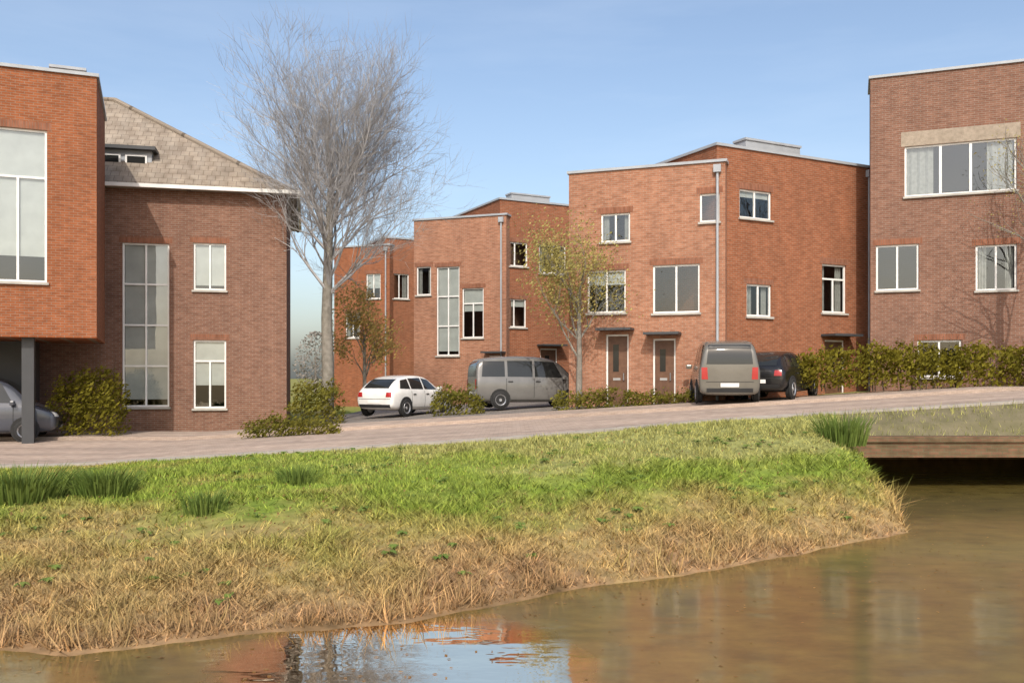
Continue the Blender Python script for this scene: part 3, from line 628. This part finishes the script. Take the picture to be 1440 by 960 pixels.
# ------------------------------------------------------------------ cars
def lathe(mb, prof, n=20):
    i0 = len(mb.v)
    for (r_, y) in prof:
        for j in range(n):
            a = 2 * PI * j / n; mb.v.append((r_ * math.cos(a), y, r_ * math.sin(a)))
    for k in range(len(prof) - 1):
        for j in range(n):
            mb.f.append((i0 + k * n + j, i0 + k * n + (j + 1) % n, i0 + (k + 1) * n + (j + 1) % n, i0 + (k + 1) * n + j)); mb.uv.append(None)
def car(label, loc, rz, mat, van=False, group='cars parked along the street', dz=0):
    t = empty('parked_car', loc, rz); tag(t, label, 'car', group)
    # stations along x: half width, sill z, belt z, top half width, top z
    if van:
        st = [(-2.22, .80, .40, .95, .70, 1.00), (-2.2, .87, .26, 1.04, .74, 1.50), (-2.1, .89, .22, 1.06, .74, 1.80), (-1.2, .90, .20, 1.06, .75, 1.88), (-.1, .90, .20, 1.05, .75, 1.88), (.75, .90, .20, 1.03, .74, 1.80), (1.15, .89, .20, 1.02, .74, 1.42), (1.5, .88, .22, .98, .76, 1.03), (1.95, .84, .24, .86, .70, .90), (2.15, .74, .34, .66, .6, .70)]
        cab = (2, 6); shield = (5, 7)
    else:
        st = [(-2.1, .70, .40, .74, .60, .80), (-2.03, .80, .27, .86, .64, .96), (-1.75, .84, .22, .90, .62, 1.18), (-1.4, .86, .20, .91, .60, 1.38), (-.6, .87, .19, .90, .60, 1.47), (.15, .87, .19, .89, .60, 1.44), (.55, .87, .19, .88, .61, 1.28), (1.05, .86, .20, .86, .66, .93), (1.6, .83, .23, .78, .64, .82), (1.95, .76, .27, .68, .58, .70), (2.1, .64, .36, .58, .5, .60)]
        cab = (2, 6); shield = (5, 7)
    def sec(x, w, zb, bz, tw, tz):
        m_ = (zb + bz) / 2
        h_ = [(w * .75, zb), (w * .96, zb + .06), (w, m_), (w * .985, bz - .05), (w * .95, bz), (tw + (w * .95 - tw) * .08, tz - (tz - bz) * .12), (tw * .86, tz), (tw * .4, tz + .012)]
        return [(x, -a, b_) for a, b_ in h_] + [(x, a, b_) for a, b_ in reversed(h_)]
    mb = MB(); rows = [sec(*q) for q in st]; ns = 16
    for r_ in rows: mb.v += r_
    for k in range(len(st) - 1):
        for j in range(ns): mb.f.append((k * ns + j, k * ns + (j + 1) % ns, (k + 1) * ns + (j + 1) % ns, (k + 1) * ns + j)); mb.uv.append(None)
    mb.f.append(tuple(reversed(range(ns)))); mb.uv.append(None); mb.f.append(tuple((len(st) - 1) * ns + j for j in range(ns))); mb.uv.append(None)
    body = mb.build('body', M[mat], t, smooth=True)
    bm = bmesh.new(); bm.from_mesh(body.data); bmesh.ops.recalc_face_normals(bm, faces=bm.faces); bm.to_mesh(body.data); bm.free()
    sb = body.modifiers.new('round', 'SUBSURF'); sb.levels = 2; sb.render_levels = 2
    bpy.context.view_layer.update()
    dg = bpy.context.evaluated_depsgraph_get(); ev = body.evaluated_get(dg); em = ev.to_mesh()
    tree = BVHTree.FromPolygons([v.co.copy() for v in em.vertices], [tuple(p.vertices) for p in em.polygons]); ev.to_mesh_clear()
    def patch(name, quad, mat_, axis, sgn, off=.007, n=(8, 6), parent=t):
        # quad: four (a, z) corners seen along the axis; every point is pushed on to the body
        mb = MB(); idx = {}
        for iu in range(n[0] + 1):
            for iv in range(n[1] + 1):
                u, v = iu / n[0], iv / n[1]
                a_ = [(1 - u) * (1 - v) * quad[0][k] + u * (1 - v) * quad[1][k] + u * v * quad[2][k] + (1 - u) * v * quad[3][k] for k in (0, 1)]
                org = Vector((a_[0], sgn * 3, a_[1])) if axis == 'y' else Vector((sgn * 4, a_[0], a_[1]))
                dr = Vector((0, -sgn, 0)) if axis == 'y' else Vector((-sgn, 0, 0))
                p, nrm, _, _ = tree.ray_cast(org, dr)
                if p is None: continue
                if nrm.dot(dr) > 0: nrm = -nrm
                idx[iu, iv] = len(mb.v); mb.v.append(tuple(p + nrm * off))
        for iu in range(n[0]):
            for iv in range(n[1]):
                q = [(iu, iv), (iu + 1, iv), (iu + 1, iv + 1), (iu, iv + 1)]
                if all(c_ in idx for c_ in q): mb.f.append(tuple(idx[c_] for c_ in q)); mb.uv.append(None)
        if mb.f: return mb.build(name, mat_, parent, smooth=True)
    g = M['car_glass']
    if van:
        sides = [[(-2.02, 1.14), (-1.17, 1.14), (-1.17, 1.70), (-1.96, 1.70)], [(-1.07, 1.14), (-.14, 1.13), (-.14, 1.71), (-1.07, 1.71)], [(-.05, 1.13), (1.0, 1.10), (.70, 1.66), (-.05, 1.71)]]
        rear, wind = [(-.66, 1.14), (.66, 1.14), (.6, 1.70), (-.6, 1.70)], [(-.70, 1.10), (.70, 1.10), (.60, 1.70), (-.60, 1.70)]
        gaps = (-1.12, -.09, 1.02); lamp = [(.62, .70), (.80, .70), (.80, 1.05), (.64, 1.05)]; head = [(.42, .68), (.74, .70), (.74, .84), (.46, .80)]; top = 1.08
    else:
        sides = [[(-1.60, .99), (-1.02, .97), (-1.02, 1.33), (-1.40, 1.28)], [(-.95, .97), (-.20, .955), (-.20, 1.365), (-.95, 1.345)], [(-.12, .955), (.74, .93), (.30, 1.29), (-.12, 1.36)]]
        rear, wind = [(-.54, 1.0), (.54, 1.0), (.50, 1.32), (-.50, 1.32)], [(-.60, .98), (.60, .98), (.52, 1.34), (-.52, 1.34)]
        gaps = (-.98, -.16, .82); lamp = [(.50, .70), (.72, .70), (.70, .86), (.52, .86)]; head = [(.34, .58), (.60, .58), (.60, .68), (.38, .67)]; top = .9
    for s_ in (-1, 1):
        for q in sides: patch('side_window', q, g, 'y', s_)
        for gx in gaps: patch('door_seam', [(gx - .008, .3), (gx + .008, .3), (gx + .008, top), (gx - .008, top)], M['tyre'], 'y', s_, .004, (1, 8))
        for gx in gaps[:2]: patch('door_handle', [(gx + .06, top - .14), (gx + .24, top - .14), (gx + .24, top - .10), (gx + .06, top - .10)], M['tyre'], 'y', s_, .02, (2, 1))
        patch('sill_trim', [(-.95, .24), (.92, .24), (.92, .31), (-.95, .31)], M['tyre'], 'y', s_, .006, (8, 1))
    patch('rear_window', rear, g, 'x', -1); patch('windscreen', wind, g, 'x', 1)
    patch('tailgate_seam', [(-.68, .62), (.68, .62), (.68, .635), (-.68, .635)], M['tyre'], 'x', -1, .004, (8, 1))
    patch('grille', [(-.34, .44), (.34, .44), (.34, .54), (-.34, .54)], M['tyre'], 'x', 1, .006, (6, 2))
    patch('number_plate', [(-.26, .48), (.26, .48), (.26, .59), (-.26, .59)], M['white_paint'], 'x', -1, .02, (4, 2)); patch('number_plate', [(-.26, .36), (.26, .36), (.26, .45), (-.26, .45)], M['white_paint'], 'x', 1, .04, (4, 2))
    patch('bumper', [(-.66, .33), (.66, .33), (.66, .44), (-.66, .44)], M['tyre'], 'x', -1, .012, (8, 2))
    for s_ in (-1, 1):
        patch('tail_light', [(a_ * s_, b_) for a_, b_ in lamp], M['lamp_red'], 'x', -1, .012, (4, 4)); patch('headlight', [(a_ * s_, b_) for a_, b_ in head], M['lamp_clear'], 'x', 1, .012, (4, 4))
        mb = MB(); mb.box((.55 + .4 * van, s_ * .98 - .09, .92 + .12 * van), (.68 + .4 * van, s_ * .98 + .09, 1.05 + .12 * van)); mb.build('mirror', M[mat], t, bevel=.03)
    for x in (-1.35, 1.32):
        for s_ in (-1, 1):
            W = .83 if not van else .86
            mb = MB(); lathe(mb, [(0, -.02), (.37, -.02), (.37, .02), (0, .02)], 20); q = mb.build('wheel_arch', M['tyre'], t); q.location = (x, s_ * (W + .025), .34)
            mb = MB(); lathe(mb, [(.2, -.09), (.29, -.1), (.31, -.07), (.31, .07), (.29, .1), (.2, .09)]); w = mb.build('wheel', M['tyre'], t, smooth=True); w.location = (x, s_ * (W - .03), .31)
            mb = MB(); lathe(mb, [(.0, -.08), (.05, -.085), (.06, -.07), (.17, -.075), (.2, -.1), (.21, -.08), (.21, .08), (.2, .1), (.17, .075), (.06, .07), (.05, .085), (0, .08)], 16); mb.build('rim', M['alloy'], w)
    return t
def park(label, p, Y, deg, mat, van=False):
    x = px(p, Y); return car(label, (x, Y, road_z(x) + (.115 if Y > 25.9 else .015)), R(deg), mat, van)
park('dark blue-grey van parked under the carport of the left house', -30, 25.6, 20, 'car_blue', True)
park('white car parked in front of the farthest terraced houses', 574, 33, 62, 'car_white')
park('grey van parked in front of the middle terrace block', 745, 33, 15, 'car_silver', True)
park('dark grey van standing left beside the black car', 1016, 28, 82, 'car_grey', True)
park('black car parked beside the pale van by the hedge', 1092, 28.2, 58, 'car_black')

# ------------------------------------------------------------------ grass
def grass():
    random.seed(3); mb = MB(); n = 0
    while n < 90000:
        y = 6.9 + 13.3 * random.random() ** 1.25; x = random.uniform(-1, 1) * y * .61
        if y > front(x) - .2 or (x > 6.9 and y < 18.9): continue
        z = ground_z(x, y)
        if z < WATER + .015: continue
        k = noise.noise((x * .8, y * .8, 1)); k2 = noise.noise((x * 3, y * 3, 4))
        if ((x + 3.9) / 1.5) ** 2 + ((y - 11.6) / .9) ** 2 < 1 + k and random.random() < .85: continue
        t_ = (y - edge_y(x)) / max(1, front(x) - edge_y(x))
        if k2 < -.28 and random.random() < .5: continue
        h = (.03 + .075 * max(0, k + .35) + .06 * max(0, k2)) * random.uniform(.5, 1.6)
        lean = .55
        if t_ < .5: h *= 1.25; lean = .95          # dead, matted
        if edge_y(x) + .45 > y and k2 > -.05 and random.random() < .3: h *= 2.6; lean = .35
        if front(x) - y < .7: h *= .6
        w = .0045 + .0005 * y; a = random.uniform(0, PI); dx, dy = math.cos(a) * w, math.sin(a) * w
        lx, ly = random.gauss(0, lean) * h, random.gauss(0, lean) * h
        mb.tri((x - dx, y - dy, z - .01), (x + dx, y + dy, z - .01), (x + lx, y + ly, z + h)); n += 1
    for i in range(2600):
        x = random.uniform(6.4, 16.6); y = random.uniform(18.9, 19.95); f_ = min(1, (y - 18.88) / 1.09); z = .38 + (road_z(x) - .38) * f_
        h = random.uniform(.05, .2); a = random.uniform(0, PI); dx, dy = math.cos(a) * .012, math.sin(a) * .012
        mb.tri((x - dx, y - dy, z - .03), (x + dx, y + dy, z - .03), (x + random.gauss(0, .4) * h, y + random.gauss(0, .4) * h, z + h))
    o = mb.build('grass', M['grass_blade']); o['kind'] = 'stuff'; o['label'] = 'green and dry grass on the canal bank'; o['category'] = 'grass'
grass()

def litter():
    random.seed(19); mb = MB(); wd = MB()
    for i in range(5200):
        y = 7 + 11 * random.random() ** 1.2; x = random.uniform(-1, 1) * y * .61
        if y > front(x) - .3 or (x > 6.8 and y < 18.9): continue
        z = ground_z(x, y)
        if z < WATER + .02: continue
        leaf(mb, Vector((x, y, z + random.uniform(.01, .06))), random.uniform(.012, .03))
    for i in range(420):
        y = 8 + 10 * random.random(); x = random.uniform(-1, 1) * y * .6
        if y > front(x) - .4 or (x > 6.6 and y < 18.9): continue
        z = ground_z(x, y)
        if z < WATER + .1 or noise.noise((x * .6, y * .6, 8)) < 0: continue
        for k in range(random.randint(5, 9)):
            a = random.uniform(0, 2 * PI); L_ = random.uniform(.05, .13); c_, s_ = math.cos(a), math.sin(a); w_ = L_ * .28
            wd.quad((x, y, z + .02), (x + c_ * L_ * .5 - s_ * w_, y + s_ * L_ * .5 + c_ * w_, z + .07), (x + c_ * L_, y + s_ * L_, z + .04), (x + c_ * L_ * .5 + s_ * w_, y + s_ * L_ * .5 - c_ * w_, z + .07))
    for i in range(700):
        x = random.uniform(-6, 9); y = edge_y(x) - .05 - 3.5 * random.random() ** 2.2
        if ground_z(x, y) > WATER - .02 or y < 5: continue
        sz = random.uniform(.012, .03); a = random.uniform(0, PI); c_, s_ = math.cos(a) * sz, math.sin(a) * sz
        mb.quad((x - c_, y - s_, WATER + .004), (x + s_ * .5, y - c_ * .5, WATER + .006), (x + c_, y + s_, WATER + .004), (x - s_ * .5, y + c_ * .5, WATER + .008))
    o = mb.build('leaf_litter', M['litter']); o['kind'] = 'stuff'; o['label'] = 'dead brown leaves scattered over the bank'; o['category'] = 'leaves'
    o = wd.build('weeds', M['rush']); o['kind'] = 'stuff'; o['label'] = 'small broad leaved weeds among the bank grass'; o['category'] = 'weeds'
M['litter'] = leafy_mat('litter', (.22, .13, .06), (.36, .24, .12), 2)
litter()
# ------------------------------------------------------------------ light, sky, camera
SUN_EL, SUN_AZ = 42, 0
sd = Vector((-.04, -1, 0)).normalized()      # direction towards the sun (horizontal)
w = bpy.data.worlds.new('World'); bpy.context.scene.world = w; w.use_nodes = True
nt = w.node_tree; bg = nt.nodes['Background']
sky = nn(nt, 'ShaderNodeTexSky', sky_type='NISHITA'); sky.sun_disc = False; sky.sun_elevation = R(SUN_EL)
sky.sun_rotation = math.atan2(sd.x, sd.y); sky.air_density = 1.0; sky.dust_density = 3.2; sky.ozone_density = .4
tcs = nn(nt, 'ShaderNodeTexCoord'); mps = nn(nt, 'ShaderNodeMapping'); mps.inputs['Scale'].default_value = (1.2, 1.2, 7); nt.links.new(tcs.outputs['Generated'], mps.inputs[0])
cl = nn(nt, 'ShaderNodeTexNoise'); cl.inputs['Scale'].default_value = 2.2; cl.inputs['Detail'].default_value = 8; cl.inputs['Roughness'].default_value = .55; nt.links.new(mps.outputs[0], cl.inputs['Vector'])
crp = ramp(nt, [(.42, (0, 0, 0)), (.8, (.11, .11, .11))]); nt.links.new(cl.outputs['Fac'], crp.inputs['Fac'])
cm = nn(nt, 'ShaderNodeMix', data_type='RGBA'); nt.links.new(crp.outputs['Color'], cm.inputs[0]); nt.links.new(sky.outputs[0], cm.inputs[6]); cm.inputs[7].default_value = (6.5, 6.9, 7.2, 1)
nt.links.new(cm.outputs[2], bg.inputs[0]); bg.inputs[1].default_value = .15
L = bpy.data.lights.new('sun', 'SUN'); L.energy = 2.3; L.angle = R(.5); L.color = (1, .94, .85)
lo = bpy.data.objects.new('sun', L); C.objects.link(lo)
dv = Vector((sd.x * math.cos(R(SUN_EL)), sd.y * math.cos(R(SUN_EL)), math.sin(R(SUN_EL))))
lo.rotation_euler = dv.to_track_quat('Z', 'Y').to_euler()
cam = bpy.data.cameras.new('camera'); co = bpy.data.objects.new('camera', cam); C.objects.link(co)
co.location = (0, 0, EYE); co.rotation_euler = (R(90), 0, 0)
cam.sensor_width = 36; cam.lens = 36 * F / 1440; cam.shift_y = (HZ - 480) / 1440; cam.clip_end = 3000; cam.clip_start = .1
sc = bpy.context.scene; sc.camera = co
sc.view_settings.view_transform = 'Standard'; sc.view_settings.look = 'None'; sc.view_settings.exposure = .48; sc.view_settings.gamma = 1
